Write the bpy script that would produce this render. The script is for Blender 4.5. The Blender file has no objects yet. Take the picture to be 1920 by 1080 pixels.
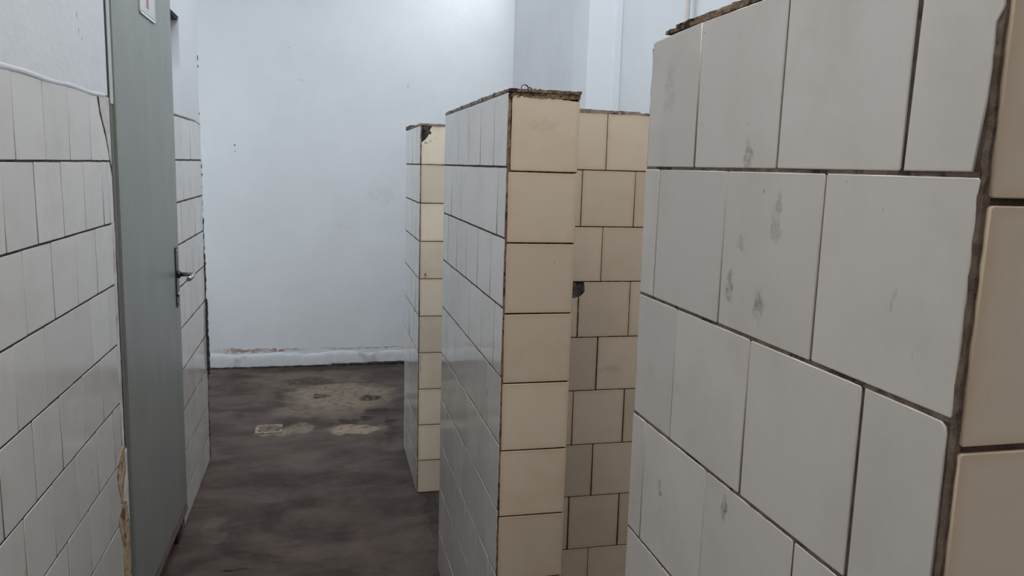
import bpy, bmesh, math, random
from mathutils import Vector, Matrix, noise
random.seed(7)
S = bpy.context.scene
COL = S.collection

# ------------------------------------------------------------------ camera
H = 1.3534
cd = bpy.data.cameras.new('camera'); cam = bpy.data.objects.new('camera', cd); COL.objects.link(cam)
rt = Vector((0.97310481, -0.22859735, 0.0284656)); up = Vector((0.00705734, 0.15309386, 0.98818645)); fw = Vector((0.23025471, 0.96140809, -0.15058966))
M = Matrix((rt, up, -fw)).transposed().to_4x4(); M.translation = (0, 0, H)
cam.matrix_world = M
cd.sensor_width = 36; cd.lens = 1492.2554/1920*36; cd.clip_start = 0.02
S.camera = cam

# ------------------------------------------------------------------ light
w = bpy.data.worlds.new('sky'); S.world = w; w.use_nodes = True
w.node_tree.nodes['Background'].inputs[0].default_value = (0.75, 0.86, 1.0, 1)
w.node_tree.nodes['Background'].inputs[1].default_value = 0.35
S.view_settings.view_transform = 'Standard'; S.view_settings.look = 'None'
S.view_settings.gamma = 1; S.view_settings.use_curve_mapping = False
S.view_settings.exposure = 0.05

def area(name, loc, target, sx, sy, power, col):
    l = bpy.data.lights.new(name, 'AREA'); l.shape = 'RECTANGLE'; l.size = sx; l.size_y = sy
    l.energy = power; l.color = col
    o = bpy.data.objects.new(name, l); COL.objects.link(o); o.location = loc
    o.rotation_euler = (Vector(target)-Vector(loc)).to_track_quat('-Z', 'Y').to_euler()
    return o
DAY = (0.90, 0.95, 1.0)
# area lights at unseen roof and wall openings; alcove and front ones added
LIGHTS = [  # place, aim, size, watts, colour
    ((0.225, 2.70, 3.04), (0.225, 2.70, 0), 1.3, 0.94, 21.0, (.82, .92, 1.0)),
    ((0.225, 0.60, 3.04), (0.225, 0.60, 0), 1.3, 0.94, 24.0, (1.0, .985, .94)),
    ((1.23, 4.55, 2.80), (-0.2, 4.60, 1.7), 0.9, 0.3, 10.5, (.90, .95, 1.0)),
    ((-2.09, 4.60, 1.55), (0, 4.60, 1.5), 1.1, 1.6, 14.5, (.90, .97, 1.0)),  # unseen alcove opening, enlarged to brighten the lower back wall
    ((0.25, -1.60, 2.45), (0.25, 1.2, 0.3), 1.2, 0.64, 4.0, (1.0, .90, .76)),  # warm fill added behind the camera to brighten the low front tiles
]
for q in LIGHTS: area('unseen_opening_light', *q)

# ------------------------------------------------------------------ node materials
def mat(name):
    m = bpy.data.materials.new(name); m.use_nodes = True
    return m, m.node_tree, m.node_tree.nodes['Principled BSDF']
def nd(nt, t, **kw):
    n = nt.nodes.new(t)
    for k, v in kw.items():
        if k in n.inputs: n.inputs[k].default_value = v
        else: setattr(n, k, v)
    return n
def noise_n(nt, scale, detail=4, rough=0.55, vec=None, dist=0.0):
    n = nd(nt, 'ShaderNodeTexNoise'); n.inputs['Scale'].default_value = scale
    n.inputs['Detail'].default_value = detail; n.inputs['Roughness'].default_value = rough; n.inputs['Distortion'].default_value = dist
    if vec is not None: nt.links.new(vec, n.inputs['Vector'])
    return n.outputs['Fac']
def ramp(nt, fac, a, b, ca=0.0, cb=1.0):
    n = nd(nt, 'ShaderNodeMapRange', interpolation_type='SMOOTHSTEP')
    nt.links.new(fac, n.inputs[0])
    n.inputs[1].default_value = a; n.inputs[2].default_value = b; n.inputs[3].default_value = ca; n.inputs[4].default_value = cb
    return n.outputs[0]
def math_n(nt, op, a, b):
    n = nd(nt, 'ShaderNodeMath', operation=op)
    for i, x in enumerate((a, b)):
        if isinstance(x, (int, float)): n.inputs[i].default_value = x
        else: nt.links.new(x, n.inputs[i])
    return n.outputs[0]
def mix(nt, fac, a, b):
    n = nd(nt, 'ShaderNodeMix', data_type='RGBA')
    if isinstance(fac, (int, float)): n.inputs[0].default_value = fac
    else: nt.links.new(fac, n.inputs[0])
    for i, x in ((6, a), (7, b)):
        if isinstance(x, tuple): n.inputs[i].default_value = (*x, 1)
        else: nt.links.new(x, n.inputs[i])
    return n.outputs[2]
def pos(nt):
    return nd(nt, 'ShaderNodeNewGeometry').outputs['Position']
def spots(nt, lst, warp=0.02, wscale=25):
    """sum of soft ellipses at world places, edges broken by noise: stains with a place of their own"""
    P = pos(nt)
    nn = nd(nt, 'ShaderNodeTexNoise'); nn.inputs['Scale'].default_value = wscale; nn.inputs['Detail'].default_value = 5
    nt.links.new(P, nn.inputs['Vector'])
    sub = nd(nt, 'ShaderNodeVectorMath', operation='SUBTRACT'); nt.links.new(nn.outputs['Color'], sub.inputs[0]); sub.inputs[1].default_value = (.5, .5, .5)
    sc = nd(nt, 'ShaderNodeVectorMath', operation='SCALE'); nt.links.new(sub.outputs[0], sc.inputs[0]); sc.inputs['Scale'].default_value = warp*2
    ad = nd(nt, 'ShaderNodeVectorMath', operation='ADD'); nt.links.new(P, ad.inputs[0]); nt.links.new(sc.outputs[0], ad.inputs[1])
    tot = None
    for c, r, s in lst:
        a = nd(nt, 'ShaderNodeVectorMath', operation='SUBTRACT'); nt.links.new(ad.outputs[0], a.inputs[0]); a.inputs[1].default_value = c
        d = nd(nt, 'ShaderNodeVectorMath', operation='DIVIDE'); nt.links.new(a.outputs[0], d.inputs[0]); d.inputs[1].default_value = r
        l = nd(nt, 'ShaderNodeVectorMath', operation='LENGTH'); nt.links.new(d.outputs[0], l.inputs[0])
        v = ramp(nt, l.outputs['Value'], 1.0, 0.55, 0.0, s)
        tot = v if tot is None else math_n(nt, 'MAXIMUM', tot, v)
    return tot
def bump(nt, bsdf, height, strength, dist=0.01):
    b = nd(nt, 'ShaderNodeBump'); b.inputs['Strength'].default_value = strength; b.inputs['Distance'].default_value = dist
    nt.links.new(height, b.inputs['Height']); nt.links.new(b.outputs[0], bsdf.inputs['Normal'])

def tile_mat(name, base, dirty, rough=0.1, edge=0.35, spotlist=None, var=0.06, ew=0.478):
    m, nt, b = mat(name)
    P = pos(nt)
    oi = nd(nt, 'ShaderNodeObjectInfo')
    # each tile its own shade
    v = ramp(nt, oi.outputs['Random'], 0, 1, 1-var, 1+var*0.4)
    hsv = nd(nt, 'ShaderNodeHueSaturation'); hsv.inputs['Color'].default_value = (*base, 1); nt.links.new(v, hsv.inputs['Value'])
    c = hsv.outputs[0]
    # dirt film
    film = ramp(nt, noise_n(nt, 9, 6, 0.65, P), 0.42, 0.75, 0, 0.22)
    c = mix(nt, film, c, dirty)
    # yellowed rims
    g = nd(nt, 'ShaderNodeTexCoord').outputs['Generated']
    sx = nd(nt, 'ShaderNodeSeparateXYZ'); nt.links.new(g, sx.inputs[0])
    ex = math_n(nt, 'ABSOLUTE', math_n(nt, 'SUBTRACT', sx.outputs[0], 0.5), 0)
    ey = math_n(nt, 'ABSOLUTE', math_n(nt, 'SUBTRACT', sx.outputs[1], 0.5), 0)
    e = math_n(nt, 'MAXIMUM', ex, ey)
    e = math_n(nt, 'ADD', e, math_n(nt, 'MULTIPLY', math_n(nt, 'SUBTRACT', noise_n(nt, 40, 4, 0.6, P), 0.5), 0.03))
    c = mix(nt, ramp(nt, e, ew, 0.505, 0, edge), c, dirty)
    # flecks
    fl = ramp(nt, noise_n(nt, 120, 2, 0.5, P), 0.76, 0.80, 0, 0.55)
    c = mix(nt, fl, c, (0.10, 0.075, 0.055))
    if spotlist:
        s = spots(nt, spotlist, 0.012, 60)
        s = math_n(nt, 'MULTIPLY', s, ramp(nt, noise_n(nt, 90, 6, 0.75, P), 0.38, 0.66, 0.1, 1.0))
        c = mix(nt, s, c, (0.09, 0.075, 0.07))
    nt.links.new(c, b.inputs['Base Color'])
    r = ramp(nt, noise_n(nt, 14, 5, 0.6, P), 0.3, 0.75, rough, rough+0.09)
    nt.links.new(r, b.inputs['Roughness'])
    b.inputs['IOR'].default_value = 1.5
    bump(nt, b, noise_n(nt, 16, 2, 0.5, P), 0.03, 0.004)
    return m

W_TILE = (0.66, 0.63, 0.60)
M_tile_left = tile_mat('glazed_white_tile', W_TILE, (0.42, 0.36, 0.30), 0.06, 0.15,
    [((-.506, 1.44, .63), (.05, .006, .016), 1.0), ((-.506, 1.86, .65), (.05, .003, .006), 1.0)])
M_tile_pier = tile_mat('glazed_white_tile_worn', W_TILE, (0.40, 0.34, 0.27), 0.05, 0.25,
    [((.378, .669, 1.369), (.03, .010, .016), .55), ((.378, .613, 1.318), (.03, .010, .026), .5), ((.378, .686, 1.246), (.03, .009, .020), .75),
     ((.378, .631, 1.236), (.03, .012, .022), .6), ((.378, .669, 1.288), (.03, .008, .01), .4), ((.378, .814, .990), (.03, .006, .014), .8),
     ((.378, .667, 1.031), (.03, .007, .016), .7), ((.378, .85, 1.44), (.03, .02, .04), .22), ((.378, .46, 1.27), (.03, .004, .012), .6),
     ((.369, 1.769, .83), (.03, .006, .008), 1.3), ((.369, 2.18, 1.133), (.03, .005, .006), 1.2)])
M_tile_beige = tile_mat('glazed_cream_tile', (0.69, 0.58, 0.465), (0.50, 0.33, 0.18), 0.13, 0.3,
    [((.44, 1.62, 1.44), (.04, .03, .018), .16), ((.395, 3.14, .915), (.008, .03, .012), 1.2), ((.78, 2.04, .80), (.05, .02, .012), .25)], 0.12, 0.42)
M_tile_back = tile_mat('glazed_ivory_tile', (0.88, 0.785, 0.645), (0.50, 0.36, 0.18), 0.13, 0.35,
    [((.395, 3.14, .915), (.007, .03, .012), 1.2), ((.38, 3.14, .55), (.003, .03, .05), .6)], 0.12, 0.42)

def mortar_mat(name, a, b_, c_, sc=60, bs=0.8):
    m, nt, b = mat(name); P = pos(nt)
    c = mix(nt, ramp(nt, noise_n(nt, sc, 8, 0.7, P), 0.35, 0.65), a, b_)
    c = mix(nt, ramp(nt, noise_n(nt, sc*0.35, 5, 0.7, P), 0.52, 0.62), c, c_)
    nt.links.new(c, b.inputs['Base Color']); b.inputs['Roughness'].default_value = 0.95
    bump(nt, b, noise_n(nt, sc*2.5, 8, 0.7, P), bs, 0.004)
    return m
M_grout = mortar_mat('brown_grout', (0.055, 0.036, 0.027), (0.13, 0.09, 0.065), (0.03, 0.02, 0.016))
M_grout_left = mortar_mat('grey_grout', (0.04, 0.027, 0.021), (0.075, 0.056, 0.045), (0.025, 0.018, 0.015))
M_cap = mortar_mat('broken_mortar', (0.13, 0.075, 0.045), (0.34, 0.245, 0.16), (0.030, 0.016, 0.010), 75, 1.0)
M_capgrey = mortar_mat('grey_mortar', (0.22, 0.18, 0.15), (0.36, 0.31, 0.27), (0.08, 0.06, 0.05), 45, 1.0)
M_jointbrown = mortar_mat('joint_mortar', (0.13, 0.09, 0.066), (0.24, 0.185, 0.14), (0.035, 0.022, 0.018), 60, 1.0)
M_rim = mortar_mat('drain_mortar', (0.26, 0.20, 0.15), (0.44, 0.37, 0.29), (0.12, 0.09, 0.07), 60, 1.0)
M_sand = mortar_mat('exposed_sandy_mortar', (0.36, 0.25, 0.15), (0.62, 0.47, 0.30), (0.13, 0.08, 0.05), 70, 1.0)
M_hole = mortar_mat('broken_brick', (0.035, 0.028, 0.022), (0.15, 0.125, 0.10), (0.012, 0.009, 0.008), 35, 1.0)
M_dark = mortar_mat('dark_rough_mortar', (0.02, 0.017, 0.014), (0.06, 0.05, 0.045), (0.12, 0.10, 0.09), 50, 1.0)
M_plaster_pink = mortar_mat('filler_plaster', (0.56, 0.51, 0.48), (0.66, 0.63, 0.61), (0.48, 0.42, 0.38), 30, 0.3)
M_skirt = mortar_mat('whitewashed_plaster', (0.72, 0.74, 0.76), (0.80, 0.81, 0.83), (0.60, 0.58, 0.56), 18, 0.5)

def paint_mat(name, base, stain=None, marks=None, bs=0.25, rough=0.55, cloud=0.06):
    m, nt, b = mat(name); P = pos(nt)
    c = mix(nt, ramp(nt, noise_n(nt, 2.2, 4, 0.6, P), 0.3, 0.7, 0, 1), base, tuple(x*(1-cloud) for x in base))
    if stain:
        for lst, colr, warp, ws in stain:
            s = spots(nt, lst, warp, ws)
            c = mix(nt, math_n(nt, 'MULTIPLY', s, ramp(nt, noise_n(nt, 30, 6, 0.7, P), 0.35, 0.6, 0.1, 1)), c, colr)
    if marks:
        c = mix(nt, spots(nt, marks, 0.002, 200), c, (0.10, 0.085, 0.08))
    nt.links.new(c, b.inputs['Base Color']); b.inputs['Roughness'].default_value = rough
    h = math_n(nt, 'ADD', math_n(nt, 'MULTIPLY', noise_n(nt, 5, 3, 0.5, P), 3.0), noise_n(nt, 45, 5, 0.65, P))
    bump(nt, b, h, bs, 0.006)
    return m
M_paint = paint_mat('white_wall_paint', (0.72, 0.73, 0.755), bs=0.22,
    marks=[((-.506, 1.95, 1.60), (.02, .004, .004), .6), ((-.506, 1.92, 1.645), (.02, .003, .009), .8), ((-.506, 1.93, 1.615), (.02, .003, .008), .8)])
M_back = paint_mat('white_back_wall_paint', (0.84, 0.86, 0.885), bs=0.16,
    stain=[([((-.38, 5.344, .112), (.30, .05, .014), 1.0), ((.25, 5.344, .115), (.35, .05, .007), .8), ((-.60, 5.344, .115), (.12, .05, .02), .8)], (0.42, 0.29, 0.23), 0.02, 22), ([((.364, 5.344, 1.13), (.11, .05, .075), .5), ((.12, 5.344, .93), (.09, .05, .03), .4)], (.72, .73, .74), 0.05, 8)],
    marks=[((-.538, 5.344, 1.438), (.006, .05, .007), 1), ((-.535, 5.344, 1.40), (.004, .05, .004), .9), ((.544, 5.344, 1.852), (.006, .05, .004), .9),
           ((-.128, 5.344, 1.857), (.008, .05, .003), .7), ((-.2, 5.344, 2.05), (.004, .05, .004), .6), ((.62, 5.344, 1.62), (.02, .05, .002), .4)])
M_right = paint_mat('white_side_wall_paint', (0.70, 0.71, 0.73), bs=0.15)
M_ceil = paint_mat('ceiling_paint', (0.78, 0.79, 0.80), bs=0.2)
M_conduit_and_lit = paint_mat('white_conduit_and_lit_face', (0.84, 0.87, 0.90), bs=0.05, rough=0.35, cloud=0.02)  # conduit paint; also puts the lit tone on the pilaster front
M_peel = paint_mat('chipped_offwhite_paint', (0.55, 0.56, 0.55), bs=0.2)

# concrete floor
M_floor, nt, b = mat('worn_concrete'); P = pos(nt)
mp = nd(nt, 'ShaderNodeMapping'); nt.links.new(P, mp.inputs[0]); mp.inputs['Scale'].default_value = (1.0, 1.8, 1.0)
c = mix(nt, ramp(nt, noise_n(nt, 3.2, 10, 0.68, mp.outputs[0], .5), 0.34, 0.68), (0.056, 0.038, 0.032), (0.130, 0.095, 0.079))
c = mix(nt, ramp(nt, noise_n(nt, 11, 8, 0.7, mp.outputs[0], 0.4), 0.55, 0.74, 0, .55), c, (0.15, 0.115, 0.095))
c = mix(nt, ramp(nt, noise_n(nt, 6, 7, 0.7, mp.outputs[0], 0.8), 0.60, 0.72, 0, .6), c, (0.06, 0.045, 0.04))
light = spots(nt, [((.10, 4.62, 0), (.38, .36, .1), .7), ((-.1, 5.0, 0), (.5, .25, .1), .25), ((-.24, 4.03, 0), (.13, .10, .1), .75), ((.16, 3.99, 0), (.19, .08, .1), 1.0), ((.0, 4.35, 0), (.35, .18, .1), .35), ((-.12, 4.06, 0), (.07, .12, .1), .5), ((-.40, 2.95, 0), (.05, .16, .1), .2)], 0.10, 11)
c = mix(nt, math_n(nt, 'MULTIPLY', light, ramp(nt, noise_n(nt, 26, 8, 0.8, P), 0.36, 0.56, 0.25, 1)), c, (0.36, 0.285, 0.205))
dark = spots(nt, [((-.10, 4.95, 0), (.20, .12, .1), .75), ((-.02, 4.62, 0), (.07, .06, .1), 1), ((.26, 4.55, 0), (.09, .08, .1), 1), ((.30, 4.30, 0), (.10, .05, .1), 1), ((.12, 4.13, 0), (.06, .05, .1), .9),
     ((.22, 4.17, 0), (.05, .04, .1), .9), ((.335, 4.10, 0), (.05, .045, .1), 1.0), ((.24, 4.28, 0), (.03, .025, .1), .9), ((-.45, 5.1, 0), (.12, .02, .1), .7), ((.2, 4.9, 0), (.25, .012, .1), .7), ((.33, 3.95, 0), (.03, .3, .1), .5), ((.42, 2.9, 0), (.03, .5, .1), .6), ((-.30, 2.62, 0), (.04, .008, .1), 1.0), ((.05, 5.25, 0), (.5, .05, .1), .6), ((0, 3.3, 0), (.35, .012, .1), .35)], 0.07, 14)
c = mix(nt, math_n(nt, 'MULTIPLY', dark, ramp(nt, noise_n(nt, 28, 7, 0.75, P), 0.38, 0.55, 0.15, 1)), c, (0.030, 0.020, 0.017))
c = mix(nt, ramp(nt, noise_n(nt, 75, 3, 0.6, P), 0.72, 0.78, 0, .7), c, (0.03, 0.022, 0.02))
nt.links.new(c, b.inputs['Base Color'])
nt.links.new(ramp(nt, noise_n(nt, 5, 5, 0.6, P), 0.3, 0.7, 0.6, 0.85), b.inputs['Roughness']); b.inputs['Specular IOR Level'].default_value = .3
hh = math_n(nt, 'SUBTRACT', noise_n(nt, 30, 8, 0.7, P), math_n(nt, 'MULTIPLY', dark, 0.8))
bump(nt, b, hh, 0.9, 0.012)

# door paint, metals
M_door, nt, b = mat('grey_door_paint'); P = pos(nt)
mp = nd(nt, 'ShaderNodeMapping'); nt.links.new(P, mp.inputs[0]); mp.inputs['Scale'].default_value = (3, 3, 1.0)
c = mix(nt, ramp(nt, noise_n(nt, 3.0, 6, 0.65, mp.outputs[0]), 0.3, 0.7), (0.225, 0.235, 0.215), (0.265, 0.275, 0.255))
c = mix(nt, ramp(nt, noise_n(nt, 22, 5, 0.7, P), 0.68, 0.76, 0, .4), c, (0.40, 0.40, 0.38))
sp = nd(nt, 'ShaderNodeSeparateXYZ'); nt.links.new(P, sp.inputs[0])
zz = math_n(nt, 'ADD', sp.outputs[2], math_n(nt, 'MULTIPLY', noise_n(nt, 14, 5, 0.7, P), -0.05))
c = mix(nt, ramp(nt, zz, 0.095, 0.075, 0, 0.9), c, (0.17, 0.095, 0.065))
nt.links.new(c, b.inputs['Base Color']); b.inputs['Roughness'].default_value = 0.36
bump(nt, b, noise_n(nt, 9, 3, 0.5, P), 0.12, 0.003)

def simple(name, col, rough, metal=0.0, var=0.1, sc=30):
    m, nt, b = mat(name); P = pos(nt)
    c = mix(nt, noise_n(nt, sc, 4, 0.6, P), col, tuple(x*(1-var) for x in col))
    nt.links.new(c, b.inputs['Base Color']); b.inputs['Roughness'].default_value = rough; b.inputs['Metallic'].default_value = metal
    return m
M_chrome = simple('tarnished_chrome', (0.55, 0.55, 0.56), 0.22, 1.0, 0.35)
M_plate = simple('dark_escutcheon', (0.09, 0.085, 0.08), 0.35, 0.8, 0.4)
M_frame = simple('door_frame_paint', (0.17, 0.175, 0.165), 0.5, 0, 0.25)
M_black = simple('black_line_and_shade', (0.03, 0.028, 0.026), 0.6, 0, 0.3)  # near-black for the shaded gap and jamb foot, and the sign line
M_sign = simple('sign_plate', (0.60, 0.61, 0.61), 0.4, 0, 0.05)
M_signrim = simple('sign_rim', (0.80, 0.80, 0.80), 0.4, 0, 0.05)
M_red = simple('faded_red_print', (0.46, 0.20, 0.21), 0.5, 0, 0.15)
M_wire = simple('rusty_wire', (0.06, 0.045, 0.05), 0.5, 0.6, 0.4)
M_pipe = simple('painted_pipe', (0.74, 0.68, 0.68), 0.3, 0, 0.08)
M_flake = simple('paint_flake', (0.72, 0.69, 0.66), 0.8, 0, 0.2)

# ------------------------------------------------------------------ mesh helpers
def link(name, me, m=None, parent=None, loc=None):
    o = bpy.data.objects.new(name, me); COL.objects.link(o)
    if m and me and not me.materials: me.materials.append(m)
    if parent:
        o.parent = parent
        base = parent.matrix_world.translation if parent.get('_root') is None else Vector(parent['_root'])
    if loc is not None: o.location = loc
    return o
def thing(name, label, cat, loc, group=None):
    o = bpy.data.objects.new(name, None); COL.objects.link(o); o.location = loc; o.empty_display_size = .1
    o['label'] = label; o['category'] = cat
    if group: o['group'] = group
    return o
def rel(o, parent):
    """vertices are in world metres; put origin so the part sits rightly under its parent"""
    if parent: o.location = -Vector(parent.location)
    return o
def boxes(name, lst, m, parent=None, bev=0.0, kind=None):
    bm = bmesh.new()
    for x0, x1, y0, y1, z0, z1 in lst:
        mt = Matrix.Translation(((x0+x1)/2, (y0+y1)/2, (z0+z1)/2)) @ Matrix.Diagonal((abs(x1-x0), abs(y1-y0), abs(z1-z0), 1))
        bmesh.ops.create_cube(bm, size=1, matrix=mt)
    if bev: bmesh.ops.bevel(bm, geom=bm.edges[:], offset=bev, segments=2, affect='EDGES')
    me = bpy.data.meshes.new(name); bm.to_mesh(me); bm.free()
    o = rel(link(name, me, m, parent), parent)
    if kind: o['kind'] = kind
    return o
def struct(name, lst, m): return boxes(name, lst, m, kind='structure')

def rough_box(name, x0, x1, y0, y1, z0, z1, m, parent, cell=0.012, amp=(0.003, 0.003, 0.003), seed=0, sc=25, keep_bottom=True, maxc=90):
    """broken mortar slab: a box cut into cells with every face pushed about by noise"""
    nx = min(maxc, max(2, int((x1-x0)/cell))); ny = min(maxc, max(2, int((y1-y0)/cell))); nz = min(maxc, max(2, int((z1-z0)/cell)))
    bm = bmesh.new(); vs = {}
    def v(i, j, k):
        if (i, j, k) not in vs:
            p = Vector((x0+(x1-x0)*i/nx, y0+(y1-y0)*j/ny, z0+(z1-z0)*k/nz))
            q = p*sc + Vector((seed*7.1, seed*3.3, seed))
            n = noise.noise_vector(q) + 0.5*noise.noise_vector(q*2.7)
            d = Vector((n.x*amp[0], n.y*amp[1], n.z*amp[2]))
            if keep_bottom and k == 0: d.z = 0
            vs[(i, j, k)] = bm.verts.new(p+d)
        return vs[(i, j, k)]
    for i in range(nx):
        for j in range(ny):
            bm.faces.new((v(i,j,nz), v(i+1,j,nz), v(i+1,j+1,nz), v(i,j+1,nz)))
            bm.faces.new((v(i,j,0), v(i,j+1,0), v(i+1,j+1,0), v(i+1,j,0)))
    for i in range(nx):
        for k in range(nz):
            bm.faces.new((v(i,0,k), v(i+1,0,k), v(i+1,0,k+1), v(i,0,k+1)))
            bm.faces.new((v(i,ny,k), v(i,ny,k+1), v(i+1,ny,k+1), v(i+1,ny,k)))
    for j in range(ny):
        for k in range(nz):
            bm.faces.new((v(0,j,k), v(0,j,k+1), v(0,j+1,k+1), v(0,j+1,k)))
            bm.faces.new((v(nx,j,k), v(nx,j+1,k), v(nx,j+1,k+1), v(nx,j,k+1)))
    me = bpy.data.meshes.new(name); bm.to_mesh(me); bm.free()
    return rel(link(name, me, m, parent), parent)

def prism(poly, t, bev):
    """outline in (u, v), front face at w=0 with eased rim, back at w=-t"""
    bm = bmesh.new(); n = len(poly)
    cx = sum(p[0] for p in poly)/n; cy = sum(p[1] for p in poly)/n
    def inset(d):
        out = []
        for i in range(n):
            a, p, c = Vector(poly[i-1]), Vector(poly[i]), Vector(poly[(i+1) % n])
            e1 = (p-a); e2 = (c-p)
            if e1.length < 1e-9 or e2.length < 1e-9: out.append(p); continue
            n1 = Vector((-e1.y, e1.x)).normalized(); n2 = Vector((-e2.y, e2.x)).normalized()
            mm = (n1+n2); mm = mm/ max(0.5, mm.dot(n1)) if mm.length > 1e-6 else n1
            out.append(p+mm*d)
        return out
    rings = [[(p[0], p[1], -t) for p in poly], [(p[0], p[1], -bev) for p in poly],
             [(p.x, p.y, -bev*0.3) for p in inset(bev*0.35)], [(p.x, p.y, 0) for p in inset(bev*1.2)]]
    V = [[bm.verts.new(q) for q in r] for r in rings]
    for a, b2 in zip(V, V[1:]):
        for i in range(n):
            f = bm.faces.new((a[i], a[(i+1) % n], b2[(i+1) % n], b2[i])); f.smooth = True
    bm.faces.new(V[-1]); bm.faces.new(list(reversed(V[0])))
    return bm
def rect_poly(w, h, r=0.0022):
    x, y = w/2, h/2
    return [(-x+r, -y), (x-r, -y), (x, -y+r), (x, y-r), (x-r, y), (-x+r, y), (-x, y-r), (-x, -y+r)]
_cache = {}
FR = {'-X': (Vector((0,-1,0)), Vector((-1,0,0))), '+X': (Vector((0,1,0)), Vector((1,0,0))), '-Y': (Vector((1,0,0)), Vector((0,-1,0))), '+Y': (Vector((-1,0,0)), Vector((0,1,0)))}
def basis(face):
    u, n = FR[face]; return Matrix((u, Vector((0,0,1)), n)).transposed()
T = 0.004
def place(o, face, val, uc, vc, parent, tilt=True, lift=0.0):
    B = basis(face)
    if tilt:
        B = B @ (Matrix.Rotation(random.gauss(0, .0035), 3, 'X') @ Matrix.Rotation(random.gauss(0, .0035), 3, 'Y') @ Matrix.Rotation(random.gauss(0, .0018), 3, 'Z'))
    n = FR[face][1]
    d = random.gauss(0, 0.00018) if tilt else 0
    p = Vector((val, uc, vc)) if face[1] == 'X' else Vector((uc, val, vc))
    p = p + n*(d+lift)
    mt = B.to_4x4(); mt.translation = p - (Vector(parent.location) if parent else Vector())
    o.matrix_local = mt if parent else mt
def tile_rect(face, val, u0, u1, v0, v1, m, parent, name='tile'):
    w_, h_ = u1-u0, v1-v0
    if w_ < 0.004: return
    key = (round(w_, 4), round(h_, 4), m.name)
    if key not in _cache:
        bm = prism(rect_poly(w_, h_, .0016), T, 0.0008); me = bpy.data.meshes.new('tile'); bm.to_mesh(me); bm.free(); me.materials.append(m); _cache[key] = me
    o = bpy.data.objects.new(name, _cache[key]); COL.objects.link(o); o.parent = parent
    place(o, face, val, (u0+u1)/2, (v0+v1)/2, parent)
    return o
def tile_poly(face, val, pts, m, parent, name='tile', t=T, bev=0.0008, tilt=True, lift=0.0):
    """pts in world (u, v); any order direction"""
    s = FR[face][0].dot(Vector((0,1,0)) if face[1] == 'X' else Vector((1,0,0)))
    uc = sum(p[0] for p in pts)/len(pts); vc = sum(p[1] for p in pts)/len(pts)
    q = [((p[0]-uc)*s, p[1]-vc) for p in pts]
    A = sum(q[i-1][0]*q[i][1]-q[i][0]*q[i-1][1] for i in range(len(q)))
    if A < 0: q.reverse()
    bm = prism(q, t, bev); me = bpy.data.meshes.new(name); bm.to_mesh(me); bm.free(); me.materials.append(m)
    o = bpy.data.objects.new(name, me); COL.objects.link(o); o.parent = parent
    place(o, face, val, uc, vc, parent, tilt, lift)
    return o
def jag(pts, amp=0.0012, step=0.008, seed=1):
    """roughen an outline"""
    r = random.Random(seed); out = []
    for i in range(len(pts)):
        a = Vector(pts[i]); b2 = Vector(pts[(i+1) % len(pts)]); L = (b2-a).length; k = max(1, int(L/step))
        for j in range(k):
            p = a.lerp(b2, j/k); out.append((p.x+r.uniform(-amp, amp), p.y+r.uniform(-amp, amp)))
    return out
def course(face, val, z0, z1, us, m, parent, gu, gz, skip=()):
    us = sorted(us)
    for i in range(len(us)-1):
        if i in skip: continue
        g = [gu*random.uniform(.7, 1.3) for _ in range(2)]
        a = us[i]+(g[0]/2 if i else 0); b2 = us[i+1]-(g[1]/2 if i < len(us)-2 else 0)
        tile_rect(face, val, round(a, 4), round(b2, 4), z0+gz/2, z1-gz/2, m, parent)
def joints(lo, hi, first, pitch):
    k0 = math.ceil((lo+0.008-first)/pitch); out = [lo]
    x = first+k0*pitch
    while x < hi-0.008: out.append(x); x += pitch
    return out+[hi]

# ------------------------------------------------------------------ room shell
CH = 3.05
fl = struct('floor', [(-2.1, 1.6, -1.75, 5.6, -0.08, 0.0)], M_floor)
# two roof lights are let into the ceiling
struct('ceiling', [(-2.1, -.45, -1.75, 5.6, CH, CH+.1), (.90, 1.6, -1.75, 5.6, CH, CH+.1), (-.45, .90, -1.75, .10, CH, CH+.1),
                   (-.45, .90, 1.10, 2.20, CH, CH+.1), (-.45, .90, 3.20, 5.6, CH, CH+.1)], M_ceil)
struct('wall_back', [(-2.1, 1.6, 5.344, 5.5, 0, CH)], M_back)
# side wall with two high louvre openings; the far stretch stands a little further in
XR, XR2 = 1.300, 1.245
struct('wall_right', [
    (XR, XR+.2, -1.75, 3.60, 0, CH),
    (1.15, XR, 3.49, 3.70, 0, CH),
    (XR2, XR+.2, 3.70, 4.10, 0, CH), (XR2, XR+.2, 5.00, 5.344, 0, CH), (XR2, XR+.2, 4.10, 5.00, 0, 2.64), (XR2, XR+.2, 4.10, 5.00, 2.96, CH)], M_right)
def louvre(name, x, y0, y1, z0, z1, axis='Y'):
    f = boxes(name, [(x+.10, x+.14, y0, y1, z0, z0+.03), (x+.10, x+.14, y0, y1, z1-.03, z1), (x+.10, x+.14, y0, y0+.03, z0, z1), (x+.10, x+.14, y1-.03, y1, z0, z1),
                     (x+.10, x+.14, (y0+y1)/2-.012, (y0+y1)/2+.012, z0, z1)], M_frame, kind='structure')
    return f
louvre('window_1', XR2+.03, 4.10, 5.00, 2.64, 2.96)
louvre('window_2', -2.27, 4.05, 5.15, .75, 2.35)  # unseen alcove window, made tall to light the lower back wall
for n_, y0 in (('window_4', .10), ('window_5', 2.20)):
    boxes(n_, [(-.45, .90, y0, y0+.03, CH+.02, CH+.06), (-.45, .90, y0+.97, y0+1.0, CH+.02, CH+.06), (-.45, -.42, y0, y0+1.0, CH+.02, CH+.06), (.87, .90, y0, y0+1.0, CH+.02, CH+.06), (.21, .24, y0, y0+1.0, CH+.02, CH+.06)], M_frame, kind='structure')
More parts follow.
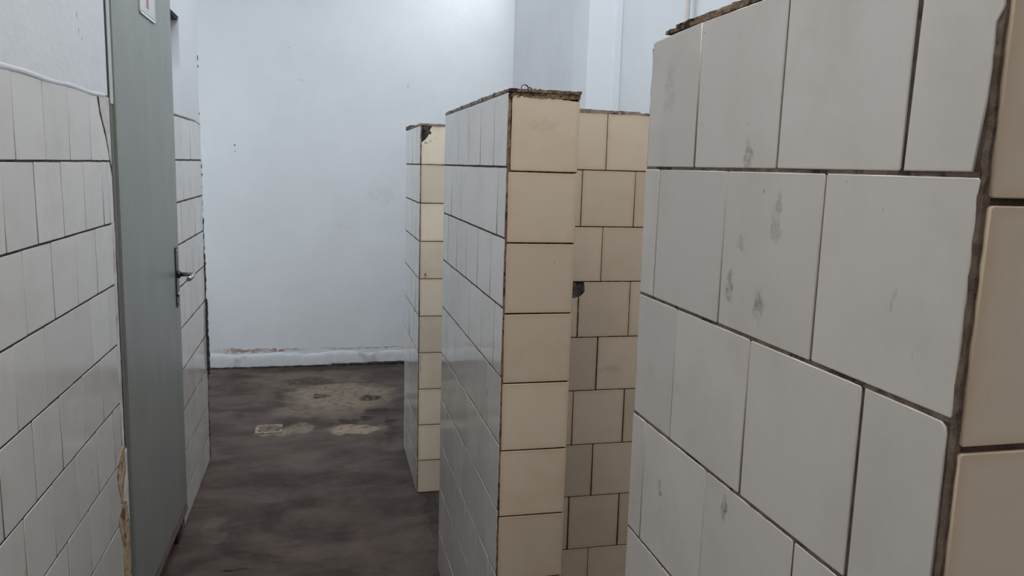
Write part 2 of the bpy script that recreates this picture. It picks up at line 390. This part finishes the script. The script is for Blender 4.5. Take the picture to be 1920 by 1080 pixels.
struct('wall_front', [(-.66, 1.6, -1.75, -1.60, 0, 2.1), (-.66, -.40, -1.75, -1.60, 2.1, CH), (.90, 1.6, -1.75, -1.60, 2.1, CH), (-.40, .90, -1.75, -1.60, 2.80, CH)], M_right)
boxes('window_3', [(-.40, .90, -1.70, -1.66, 2.1, 2.13), (-.40, .90, -1.70, -1.66, 2.77, 2.80), (-.40, -.37, -1.70, -1.66, 2.1, 2.8), (.87, .90, -1.70, -1.66, 2.1, 2.8), (.24, .27, -1.70, -1.66, 2.1, 2.8)], M_frame, kind='structure')

XL = -.5062
XC = XL-T           # mortar bed of the left wall tiles
# painted wall: below 1.49 it steps back behind the tile bed
wl = struct('wall_left', [
    (-.66, XC, -1.75, 2.163, 0, 1.495), (-.66, XL+.001, -1.75, 2.144, 1.495, CH),      # near stretch
    (-.66, XL+.001, 2.158, 2.97, 2.17, CH),                                             # over the door
    (-.66, XC, 2.97, 3.666, 0, 1.503), (-.66, XL, 2.97, 3.646, 1.503, 1.660),           # far stretch, round the niche
    (-.66, XL, 2.97, 3.646, 1.856, CH), (-.66, XL, 2.97, 2.992, 1.660, 1.856), (-.66, XL, 3.204, 3.646, 1.660, 1.856), (-.66, -.60, 2.992, 3.204, 1.660, 1.856),
    (-2.1, -.66, 3.52, 3.646, 0, CH)], M_paint)
struct('wall_outer', [(-2.2, -2.1, -1.75, 4.05, 0, CH), (-2.2, -2.1, 5.15, 5.5, 0, CH), (-2.2, -2.1, 4.05, 5.15, 0, .75), (-2.2, -2.1, 4.05, 5.15, 2.35, CH), (-2.1, -.66, -1.75, -1.60, 0, CH)], M_paint)
boxes('grout', [(XC, XC+.0030, -1.0, 2.150, 0.002, 1.495), (XC, XC+.0030, 2.97, 3.664, 0.002, 1.500)], M_grout_left, wl)
# dark soffit of the niche
rough_box('niche_soffit', -.598, XL-.003, 2.995, 3.202, 1.845, 1.858, M_dark, wl, amp=(.001, .001, .003), keep_bottom=False)

# tiles of the near stretch
zj = [1.492]+[1.339-.1518*k for k in range(9)]+[0.0]
zj = [1.492, 1.339, 1.187, 1.035, .8825, .731, .580, .4285, .277, .125, 0.002]
ends = [2.06, 2.128, 2.130, 2.128, 2.128, 2.128, 2.128, 2.128, 2.128, 2.128]
for r in range(10):
    f0 = 1.5235 if r % 2 == 0 else 1.4545
    if r >= 4: f0 -= .004
    js = joints(-1.0, ends[r], f0, .1527)
    if r == 0: js = [j for j in js if j < 1.99]+[1.982]; js = sorted(set(round(j, 4) for j in js)); js = [j for i, j in enumerate(js) if i == 0 or j-js[i-1] > .01]
    if r == 1: js = [j for j in js if j < 2.075]+[2.118]
    if r == 2 or r == 3: pass
    course('+X', XL, zj[r+1], zj[r], js, M_tile_left, wl, 0.0031, 0.0040)
# broken tile beside the door and the filler round it
tile_poly('+X', XL, jag([(1.984, 1.341), (2.140, 1.341), (2.112, 1.396), (2.069, 1.449), (2.052, 1.488), (1.984, 1.490)], .001, .012, 3), M_tile_left, wl)
tile_poly('+X', XL, [(2.121, 1.188), (2.155, 1.188), (2.155, 1.300), (2.136, 1.337), (2.121, 1.337)], M_tile_left, wl)
tile_poly('+X', XL, jag([(2.066, 1.492), (2.157, 1.492), (2.160, 1.325), (2.146, 1.345), (2.122, 1.400), (2.080, 1.452)], .001, .01, 4), M_plaster_pink, wl, 'filler')
tile_poly('+X', XL, jag([(2.130, 1.186), (2.160, 1.186), (2.160, .60), (2.140, .60), (2.130, .72)], .0015, .014, 5), M_plaster_pink, wl, 'filler', lift=-.0004)
tile_poly('+X', XL, jag([(2.144, .62), (2.090, .595), (2.070, .57), (2.074, .528), (2.097, .487), (2.092, .46), (2.064, .458), (2.068, .418), (2.095, .375), (2.095, .30), (2.100, .01), (2.162, .01), (2.162, .60)], .003, .012, 6), M_sand, wl, 'exposed_mortar', lift=.0014)
tile_poly('+X', XL, jag([(2.150, .60), (2.162, .60), (2.162, .398), (2.152, .41), (2.138, .465), (2.112, .470), (2.122, .50), (2.150, .545)], .002, .01, 7), M_plaster_pink, wl, 'paint_flake', t=.004, lift=.0035)
# tiles of the far stretch
zk = [1.500, 1.343, 1.193, 1.041, .888, .735, .580, .425, .268, .120, 0.002]
for r in range(10):
    js = joints(2.972, 3.664, 3.04 if r % 2 else 3.13, .158)
    if r == 0: js = [2.972, 3.664-.16*3, 3.664-.16*2, 3.664-.16, 3.664]; js = [2.972, 3.20, 3.38, 3.664]
    course('+X', XL, zk[r+1], zk[r], js, M_tile_left, wl, 0.0042, 0.0056)
# sooty broken arris at the far corner
for i, (z0, z1, wd) in enumerate([(1.12, 1.34, .0015), (.93, 1.10, .003), (.72, .94, .006), (.56, .74, .010), (.40, .57, .013), (.0, .42, .004)]):
    rough_box('broken_edge', XL-.012, XL-.003+wd, 3.657, 3.676, z0, z1, M_dark, wl, 0.007, (.004, .003, .001), i, 60)
# soot marks on the painted corner above
for z0, z1 in ((1.755, 1.775), (1.727, 1.735), (1.533, 1.540)):
    rough_box('broken_edge', XL-.004, XL+.0015, 3.636, 3.650, z0, z1, M_dark, wl, 0.004, (.001, .001, .002), 3, 60)

# painted bead along the top of the tiles
def bead(name, pts, r, m, parent=None):
    bm = bmesh.new(); rings = []
    for i, (y, z) in enumerate(pts):
        ring = []
        for k in range(7):
            a = -math.pi/2+math.pi*k/6
            rr = r*(1+.18*noise.noise(Vector((y*14, k*.4, z))))
            ring.append(bm.verts.new((XL-.001+rr*math.cos(a)*.45, y, z+rr*math.sin(a))))
        rings.append(ring)
    for a, b2 in zip(rings, rings[1:]):
        for k in range(6):
            f = bm.faces.new((a[k], b2[k], b2[k+1], a[k+1])); f.smooth = True
    bm.faces.new(rings[0]); bm.faces.new(list(reversed(rings[-1])))
    bmesh.ops.recalc_face_normals(bm, faces=bm.faces[:])
    me = bpy.data.meshes.new(name); bm.to_mesh(me); bm.free()
    o = rel(link(name, me, m, parent), parent)
    if not parent: o['kind'] = 'structure'
    return o
bead('trim_1', [(-1.0+i*.04, 1.493+.0015*math.sin(i*.9)) for i in range(79)], .0062, M_paint)
bead('trim_2', [(2.975+i*.02, 1.506-.000*i+(-.000 if i < 24 else -.0006*(i-24)**1.3)) for i in range(35)], .006, M_peel)

# whitewashed skirting band of the end wall
bm = bmesh.new(); N = 150; rows = [(0, .0), (0, .010), (1, .012), (2, .010), (3, .002)]
grid = []
for i in range(N+1):
    x = -1.2+(1.245+1.2)*i/N; top = .088+.016*noise.noise(Vector((x*5, 0, 0)))+.010*noise.noise(Vector((x*19, 3, 0)))
    hs = [.0+max(0, .012*noise.noise(Vector((x*11, 7, 0)))), top*.3, top*.75, top, top+.004]
    ds = [.004+.003*noise.noise(Vector((x*20, 1, 1))), .006+.003*noise.noise(Vector((x*25, 2, 1))), .005+.003*noise.noise(Vector((x*22, 4, 1))), .003, -.001]
    grid.append([bm.verts.new((x, 5.344-d, h)) for d, h in zip(ds, hs)])
for a, b2 in zip(grid, grid[1:]):
    for k in range(4):
        f = bm.faces.new((a[k], b2[k], b2[k+1], a[k+1])); f.smooth = True
me = bpy.data.meshes.new('baseboard_back'); bm.to_mesh(me); bm.free()
o = link('baseboard_back', me, M_skirt); o['kind'] = 'structure'
# near-black strip where the end wall meets the floor
for i, (x0, x1, h) in enumerate([(-.74, -.30, .006), (-.30, .05, .007), (.05, .30, .014), (.28, .60, .018), (.60, 1.24, .014)]):
    rough_box('dark_line', x0, x1, 5.318, 5.346, 0.0, h, M_dark, fl, .012, (.004, .008, .004), i, 30)

struct('pilaster_lit_face', [(1.151, XR, 3.484, 3.4905, 0, CH)], M_conduit_and_lit)  # brighter sheet painting the lit look onto the pilaster's front face
# conduit in the pilaster corner and the upright pipe
cnd = boxes('conduit', [(1.266, 1.300, 3.462, 3.490, 0, CH)], M_conduit_and_lit, bev=.002)
cnd['label'] = 'square white cable conduit running up the corner beside the right-hand pilaster'; cnd['category'] = 'conduit'

def tube(name, pts, r, m, parent=None, seg=10):
    bm = bmesh.new(); rings = []
    pts = [Vector(p) for p in pts]
    for i, p in enumerate(pts):
        d = (pts[min(i+1, len(pts)-1)]-pts[max(i-1, 0)]).normalized()
        a = d.orthogonal().normalized() if i == 0 else (pa - d*pa.dot(d)).normalized()
        pa = a; b2 = d.cross(a)
        rings.append([bm.verts.new(p+r*(a*math.cos(2*math.pi*k/seg)+b2*math.sin(2*math.pi*k/seg))) for k in range(seg)])
    for a, b2 in zip(rings, rings[1:]):
        for k in range(seg):
            f = bm.faces.new((a[k], a[(k+1) % seg], b2[(k+1) % seg], b2[k])); f.smooth = True
    bm.faces.new(list(reversed(rings[0]))); bm.faces.new(rings[-1])
    bmesh.ops.recalc_face_normals(bm, faces=bm.faces[:])
    me = bpy.data.meshes.new(name); bm.to_mesh(me); bm.free()
    return rel(link(name, me, m, parent), parent)
pp = thing('water_pipe', 'thin pinkish white upright pipe on right wall, seen above the nearest partition', 'pipe', (1.268, 2.74, 0))
tube('pipe', [(1.268, 2.74, .9), (1.268, 2.74, 2.0), (1.268, 2.74, CH)], .0115, M_pipe, pp, 16)
for z in (1.2, 2.2):
    boxes('pipe_clip', [(1.252, 1.302, 2.724, 2.756, z, z+.02)], M_pipe, pp, .002)

# ------------------------------------------------------------------ door
HX, HY, TX, TY = -.500, 2.192, -.492, 2.958
dv = Vector((TX-HX, TY-HY, 0)); dl = dv.length; dd = dv.normalized(); dn = Vector((dd.y, -dd.x, 0))   # dn faces the passage
Bd = Matrix((dd, Vector((0,0,1)), dn)).transposed().to_4x4(); Bd.translation = (HX, HY, 0)
door = bpy.data.objects.new('door_1', None)
def dbox(name, lst, m, parent, bev=.0015):
    bm = bmesh.new()
    for u0, u1, v0, v1, w0, w1 in lst:
        bmesh.ops.create_cube(bm, size=1, matrix=Matrix.Translation(((u0+u1)/2, (v0+v1)/2, (w0+w1)/2)) @ Matrix.Diagonal((u1-u0, v1-v0, w1-w0, 1)))
    if bev: bmesh.ops.bevel(bm, geom=bm.edges[:], offset=bev, segments=2, affect='EDGES')
    me = bpy.data.meshes.new(name); bm.to_mesh(me); bm.free(); me.materials.append(m)
    o = bpy.data.objects.new(name, me); COL.objects.link(o)
    if parent: o.parent = parent
    else: o.matrix_world = Bd
    return o
door = dbox('door_1', [(0, dl, .086, 2.12, -.032, 0)], M_door, None, .003); door['kind'] = 'structure'
def lip(x0, x1): return x0
dbox('bottom_rail', [(.0, dl, .078, .094, -.030, .0012)], M_door, door, .001)
h = dbox('lock_plate', [(.690, .726, .842, 1.048, 0, .004)], M_plate, door, .001)
for v in (.855, 1.035):
    bm = bmesh.new(); bmesh.ops.create_cone(bm, cap_ends=True, segments=10, radius1=.0045, radius2=.0035, depth=.003, matrix=Matrix.Translation((.708, v, .005)))
    me = bpy.data.meshes.new('screw'); bm.to_mesh(me); bm.free(); me.materials.append(M_chrome); o = bpy.data.objects.new('screw', me); COL.objects.link(o); o.parent = h
# lever: neck out from the plate, grip back along the leaf
def ltube(name, pts, r, m, parent, seg=12, flat=1.0):
    o = tube(name, pts, r, m, None, seg); o.parent = parent; o.location = (0, 0, 0); return o
lev = ltube('lever_handle', [(.708, .955, .003), (.708, .955, .046), (.706, .955, .053), (.699, .955, .057), (.680, .955, .058), (.600, .953, .058)], .0075, M_chrome, h, 14)
ltube('spindle_collar', [(.708, .955, .003), (.708, .955, .014)], .013, M_plate, h, 18)
ltube('key_cylinder', [(.708, .885, .003), (.708, .885, .009)], .0085, M_chrome, h, 14)
# frame (top-level setting piece)
df = boxes('door_2_frame'.replace('_2', ''), [(-.560, -.5055, 2.163, 2.190, 0, 2.14), (-.60, -.512, 2.962, 2.972, 0, 2.14), (-.60, -.535, 2.835, 2.962, 0, .10), (-.560, -.5055, 2.163, 2.972, 2.125, 2.17)], M_frame, wl, .001)
boxes('door_stop', [(-.560, -.5065, 2.838, 2.905, 0, .12)], M_black, wl, .002)  # coloured black for the shade inside the doorway
boxes('frame_filler', [(-.508, -.5035, 2.164, 2.196, 1.478, 2.16)], M_peel, wl, .001)
rough_box('gap_shade', -.512, XL-.0010, 2.1435, 2.1665, 1.497, 2.14, M_black, wl, .02, (.0, .0012, .0), 4, 12)  # black strip stands in for the shade inside the open gap
rough_box('gap_shade', -.512, XL+.0005, 2.161, 2.1655, .30, 1.09, M_black, wl, .02, (.0, .0012, .0), 5, 12)  # lower run of the same painted gap shade

# sign on the door
sg = thing('door_sign', 'pale plate with a faded red bar, high on the grey door', 'sign', Vector(Bd @ Vector((.40, 1.75, 0))))
def sbox(name, lst, m, bev=.0006):
    o = dbox(name, lst, m, None, bev); o.parent = sg; o.matrix_world = Matrix(); o.matrix_local = Matrix.Translation(-Vector(sg.location)) @ Bd; return o
sbox('plate', [(.312, .492, 1.758, 1.98, .0005, .0030)], M_sign)
sbox('rim', [(.306, .312, 1.750, 1.986, .0005, .0045), (.306, .498, 1.750, 1.758, .0005, .0045), (.492, .498, 1.750, 1.986, .0005, .0045), (.306, .498, 1.98, 1.986, .0005, .0045)], M_signrim)
sbox('red_bar', [(.386, .416, 1.778, 1.94, .0031, .0036)], M_red, 0)
sbox('rim_line', [(.312, .492, 1.7575, 1.7595, .0031, .0040)], M_black, 0)

# ------------------------------------------------------------------ tiled partitions
def pier_core(x0, x1, y0, y1, z1, parent, cross=None, gd=.0014):
    boxes('grout', [(x0+gd, x0+T+.001, y0+.0065, y1-.0015, 0.002, z1-.006)], M_grout, parent)
    lst = [(x0+T, x1-T, y0+T, y1-T, 0, z1-.003)]
    if cross: lst.append(cross)
    return boxes('core', lst, M_grout, parent)

Z = [1.506]+[1.356-.1512*k for k in range(9)]+[0.002]

# --- nearest partition
XB, YN, YF = .378, .3925, .9045
pA = thing('partition_wall', 'nearest stall partition, large in the right foreground, glossy white tiles with wide brown joints and smudges', 'partition', (.45, .65, 0), 'tiled stall partitions')
pier_core(XB, .531, YN, YF, 1.506, pA, (.531-T, 1.300, .815, .945, 0, 1.500))
zA = [1.506, 1.3565, 1.205, 1.054, .9025, .751, .600, .449, .298, .147, .002]
odd = [.3995, .466, .6195, .777, .9035]; even = [.3995, .549, .704, .8635, .9035]
oddb = [.3995, .483, .6405, .797, .9035]; evenb = [.3995, .550, .7055, .864, .9035]
rowsA = [odd, even, oddb, evenb, oddb, evenb, oddb, evenb, oddb, evenb]
for r, js in enumerate(rowsA):
    gz = .0030; gv = {0: [0, .0042, .0024, .0026, 0], 1: [0, .0018, .0010, .0014, 0], 2: [0, .0042, .0028, .0012, 0]}.get(r, [0, .0024, .0012, .0014, 0])
    for i in range(4):
        a = js[i]+gv[i]/2; c2 = js[i+1]-gv[i+1]/2; z0, z1 = zA[r+1]+gz/2, zA[r]-gz/2
        if r == 0 and i == 0:      # wedge shaped joint: the tile leans, its rim is broken
            tile_poly('-X', XB, [(.4055, z0), (.4645, z0), (.4605, z1), (.3965, z1), (.3955, 1.452), (.4005, 1.444), (.4000, 1.418), (.4010, 1.40)], M_tile_pier, pA, tilt=False)
        elif r == 0 and i == 1:
            tile_rect('-X', XB, .4675, c2, z0, z1, M_tile_pier, pA)
        elif r == 0 and i == 3:
            tile_poly('-X', XB, [(a, z0), (c2, z0), (c2-.0005, 1.492), (c2-.006, 1.502), (a, z1)], M_tile_pier, pA)
        elif r == 2 and i == 0:
            tile_poly('-X', XB, [(.4015, z0), (c2, z0), (c2, z1), (.4075, z1-.0008), (.4040, z1-.0035), (.4025, z1-.008)], M_tile_pier, pA, tilt=False)
        else:
            tile_rect('-X', XB, a, c2, z0, z1, M_tile_pier, pA)
zAf = [1.504, 1.3410, 1.1880, 1.036, .884, .732, .580, .428, .276, .124, .002]
for r in range(10):
    tile_rect('-Y', YN, .3815, .5305, zAf[r+1]+.0022, zAf[r]-.0022, M_tile_beige, pA)
for r in range(10):       # stall side and far end
    for js in ([(.400, .551), (.553, .704), (.706, .812)],):
        for a, c2 in js: tile_rect('+X', .531, a, c2, zA[r+1]+.0015, zA[r]-.0015, M_tile_pier, pA)
    tile_rect('+Y', YF, .384, .527, zA[r+1]+.0015, zA[r]-.0015, M_tile_beige, pA)
    for a in [.535+.152*k for k in range(5)]:
        tile_rect('-Y', .811, a, min(a+.150, 1.298), zA[r+1]+.0015, zA[r]-.0015, M_tile_beige, pA)
rough_box('mortar_joint', XB+.0008, XB+.006, .3955, .4000, 0, 1.50, M_jointbrown, pA, .004, (.0014, .0012, .0), 1, 70, True, 220)
rough_box('mortar_joint', XB+.0012, XB+.006, .9028, .9052, 0, 1.495, M_capgrey, pA, .006, (.0008, .0010, .0), 2, 60, True, 180)
for r in range(1, 9):
    rough_box('mortar_joint', XB+.0008, XB+.005, .400, .903, zA[r]-.0017, zA[r]+.0017, M_jointbrown, pA, .006, (.0006, .0, .0006), r, 80)
rough_box('mortar_cap', XB+.0005, .529, .398, .869, 1.5055, 1.5095, M_cap, pA, .005, (.0016, .004, .0012), 3, 70, maxc=120)
rough_box('mortar_cap', XB+.003, .527, .40, .845, 1.508, 1.5135, M_cap, pA, .006, (.003, .006, .0012), 5, 60)

# --- middle partition: pier with a cross wall
XM, YN, YF, YC = .3692, 1.6180, 2.497, 2.0438
pB = thing('partition_wall', 'middle stall partition with cream tiled front and cross wall, wire scraps on top', 'partition', (.45, 2.05, 0), 'tiled stall partitions')
pier_core(XM, .5225, YN, YF, 1.506, pB, (.5225-T, 1.300, YC+T, YC+.115, 0, 1.502))
zB = [1.505, 1.3525, 1.2040, 1.0560, .905, .7530, .6030, .4500, .2980, .1460, .002]
oB = [1.6245, 1.757, 1.915, 2.072, 2.230, 2.394, 2.496]; eB = [1.6245, 1.704, 1.8535, 2.012, 2.172, 2.342, 2.496]
for r in range(10):
    js = oB if r % 2 == 0 else eB
    if r == 0:
        js = [1.6245, 1.752, 1.910, 2.069, 2.231, 2.487]
    course('-X', XM, zB[r+1], zB[r], js, M_tile_pier, pB, .0031, .0042)
zBf = [1.4965, 1.3440, 1.1950, 1.0440, .8915, .7400, .5880, .4365, .2850, .1330, .002]
for r in range(10):
    if r == 0:
        tile_poly('-Y', YN, jag([(.3765, zBf[1]+.0015), (.5215, zBf[1]+.0015), (.5220, 1.4900), (.50, 1.4925), (.45, 1.4955), (.40, 1.4970), (.3775, 1.4965)], .0004, .02, 2), M_tile_beige, pB, bev=.001)
    else:
        tile_rect('-Y', YN, .3735, .5220, zBf[r+1]+.0016, zBf[r]-.0016, M_tile_beige, pB)
for r in range(10):
    for a, c2 in ((1.622, 1.77), (1.772, 1.92), (1.922, 2.038), (2.165, 2.33), (2.332, 2.494)):
        tile_rect('+X', .5225, a, c2, zB[r+1]+.0015, zB[r]-.0015, M_tile_pier, pB)
    tile_rect('+Y', YF, .374, .519, zB[r+1]+.0015, zB[r]-.0015, M_tile_beige, pB)
# cross wall, face towards the camera
zC = [1.500, 1.3505, 1.1990, 1.0490, .8940, .7420, .5850, .4310, .2720, .1200, .002]
for r in range(10):
    js = joints(.527, 1.298, (.7385 if r % 2 == 0 else .674), .1515)
    g = .0022 if r in (0, 1, 2, 8) else .0034
    gz = .0026
    if r == 3:      # knocked hole at the corner of two tiles
        z0, z1 = zC[4]+gz/2, zC[3]-gz/2
        tile_poly('-Y', YC, jag([(.5285, z0), (.6755, z0), (.6755, 1.006), (.665, 1.003), (.652, 1.006), (.640, 1.020), (.634, z1), (.5285, z1)], .0006, .01, 8), M_tile_beige, pB)
        tile_poly('-Y', YC, jag([(.6790, z0), (.8255, z0), (.8255, z1), (.6915, z1), (.6935, 1.036), (.6935, 1.024), (.688, 1.013), (.6790, 1.008)], .0006, .01, 9), M_tile_beige, pB)
        js = [j for j in js if j > .8]
        course('-Y', YC, zC[4], zC[3], [.8275]+[j for j in js if j > .84], M_tile_beige, pB, g, gz)
        continue
    course('-Y', YC, zC[r+1], zC[r], js, M_tile_beige, pB, g, gz)
rough_box('broken_hole', .632, .6945, YC+.002, YC+.0060, 1.004, 1.048, M_hole, pB, .004, (.001, .003, .001), 2, 90, False)
for r in range(10):
    for a in [.525+.152*k for k in range(5)]:
        tile_rect('+Y', YC+.115+T, a+.0015, min(a+.1505, 1.298), zC[r+1]+.0015, zC[r]-.0015, M_tile_beige, pB)
rough_box('mortar_joint', XM+.0010, XM+.006, 1.6195, 1.6240, 0, 1.50, M_cap, pB, .005, (.0010, .0008, .0), 6, 60, True, 200)
# broken mortar on top
rough_box('mortar_cap', XM+.002, .5215, 1.6175, 1.700, 1.4945, 1.5060, M_cap, pB, .003, (.0016, .0034, .0012), 8, 130, False)
rough_box('mortar_cap', XM+.0005, .5245, 1.6150, 1.700, 1.5050, 1.5110, M_cap, pB, .004, (.0016, .0034, .0012), 18, 90, False)
rough_box('mortar_cap', XM+.0008, .5215, 1.690, 2.494, 1.5045, 1.5125, M_capgrey, pB, .010, (.0022, .003, .0022), 9, 40)
rough_box('mortar_cap', .527, .830, YC+.001, YC+.115, 1.4990, 1.5085, M_capgrey, pB, .007, (.002, .0028, .0018), 11, 45)
rough_box('mortar_cap', .822, 1.298, YC+.001, YC+.115, 1.4975, 1.5045, M_capgrey, pB, .008, (.002, .0028, .0022), 12, 45)

# --- farthest partition
XP, YN, YF = .3701, 3.1433, 3.700
pC = thing('partition_wall', 'farthest stall partition by the end wall, top front tile broken off at its corner', 'partition', (.45, 3.42, 0), 'tiled stall partitions')
pier_core(XP, .523, YN, YF, 1.506, pC, (.523-T, 1.155, 3.50, 3.62, 0, 1.500))
zP = [1.503, 1.3520, 1.2010, 1.0505, .9000, .7480, .5975, .4450, .2930, .1410, .002]
for r in range(10):
    js = [3.149, 3.270, 3.425, 3.585, 3.699] if r % 2 == 0 else [3.149, 3.322, 3.500, 3.655, 3.699]
    course('-X', XP, zP[r+1], zP[r], js, M_tile_pier, pC, .0040, .0050)
for r in range(10):
    if r == 0:
        z0 = zP[1]+.0015
        tile_poly('-Y', YN, jag([(.3745, z0), (.5215, z0), (.5215, 1.5015), (.415, 1.5015), (.409, 1.489), (.400, 1.462), (.388, 1.447), (.3745, 1.436)], .0006, .012, 4), M_tile_back, pC)
    else:
        tile_rect('-Y', YN, .3745, .5215, zP[r+1]+.0016, zP[r]-.0016, M_tile_back, pC)
rough_box('broken_hole', XP+.004, .418, YN+.0015, YN+.0060, 1.434, 1.5035, M_hole, pC, .004, (.001, .003, .001), 3, 80, False)
rough_box('mortar_joint', XP+.0010, XP+.006, YN+.0015, YN+.006, 0, 1.50, M_cap, pC, .008, (.0010, .0008, .0), 4, 60, True, 160)
for r in range(10):
    tile_rect('+Y', YF, .374, .519, zP[r+1]+.0015, zP[r]-.0015, M_tile_back, pC)
    for a, c2 in ((3.148, 3.30), (3.302, 3.496)): tile_rect('+X', .523, a, c2, zP[r+1]+.0015, zP[r]-.0015, M_tile_pier, pC)
    for a in [.527+.152*k for k in range(4)]:
        tile_rect('-Y', 3.496, a, a+.1505, zP[r+1]+.0015, zP[r]-.0015, M_tile_back, pC)
rough_box('mortar_cap', XP+.001, .522, YN-.001, 3.56, 1.5028, 1.5100, M_capgrey, pC, .009, (.002, .003, .0015), 14, 40)
rough_box('mortar_cap', XP+.000, .522, 3.50, 3.72, 1.5028, 1.5185, M_hole, pC, .009, (.003, .004, .003), 15, 35)

# ------------------------------------------------------------------ small things
wr = thing('wire_scrap', 'curled dark scraps of wire lying on top of the middle partition', 'wire', (.42, 1.655, 1.5105))
def curl(cx, cy, r0, turns, tilt, z=1.5125, n=40):
    pts = []
    for i in range(n+1):
        a = 2*math.pi*turns*i/n
        q = Vector((math.cos(a)*r0*(1+.15*i/n), 0, math.sin(a)*r0*.75)); q.rotate(Matrix.Rotation(tilt, 3, 'Z'))
        pts.append(Vector((cx, cy, z+r0*.6))+q+Vector((0, .006*i/n, 0)))
    return pts
tube('wire_strand', curl(.412, 1.655, .0080, 1.2, .3), .0009, M_wire, wr, 6)
tube('wire_strand', curl(.424, 1.66, .0045, 1.4, -.5), .0008, M_wire, wr, 6)
tube('wire_strand', [(.405, 1.65, 1.5125), (.418, 1.648, 1.5135), (.428, 1.655, 1.5128), (.433, 1.652, 1.5155), (.440, 1.655, 1.5125), (.450, 1.662, 1.5140), (.458, 1.66, 1.5120)], .0009, M_wire, wr, 6)
tube('wire_strand', curl(.447, 1.665, .0035, 1.1, .9), .0007, M_wire, wr, 6)

r9 = random.Random(9)
for i in range(3):
    x, y, s = .664+.014*i*r9.uniform(.7, 1.2), YC+.02+r9.uniform(0, .02), r9.uniform(.003, .006)
    bm = bmesh.new(); bmesh.ops.create_icosphere(bm, subdivisions=1, radius=s)
    for v in bm.verts: v.co = Vector((v.co.x*1.3, v.co.y, v.co.z*.6)) + Vector((r9.uniform(-1, 1), r9.uniform(-1, 1), r9.uniform(-.5, .5)))*s*.3
    me = bpy.data.meshes.new('plaster_crumb'); bm.to_mesh(me); bm.free()
    o = link('plaster_crumb', me, M_flake); o.location = (x, y, 1.5092+s*.45)
    o['label'] = ('leftmost', 'middle one', 'rightmost')[i]+' of three tiny pale plaster crumbs on the low cross wall'; o['category'] = 'crumb'; o['group'] = 'plaster crumbs on the cross wall'

# floor drain
dr = thing('floor_drain', 'small rectangular drain opening with a pale rim in the concrete floor', 'drain', (-.275, 4.055, 0))
tile = [(-.335, 3.995), (-.215, 3.995), (-.215, 4.115), (-.335, 4.115)]
rough_box('rim', -.338, -.212, 3.990, 4.004, 0, .005, M_rim, dr, .008, (.004, .004, .002), 1, 50)
rough_box('rim', -.338, -.212, 4.104, 4.118, 0, .005, M_rim, dr, .008, (.003, .003, .002), 2, 50)
rough_box('rim', -.340, -.326, 3.998, 4.110, 0, .005, M_rim, dr, .008, (.003, .003, .002), 3, 50)
rough_box('rim', -.224, -.210, 3.998, 4.110, 0, .005, M_rim, dr, .008, (.003, .003, .002), 4, 50)
rough_box('cover', -.328, -.222, 4.002, 4.106, 0, .003, M_jointbrown, dr, .008, (.002, .002, .003), 5, 40)
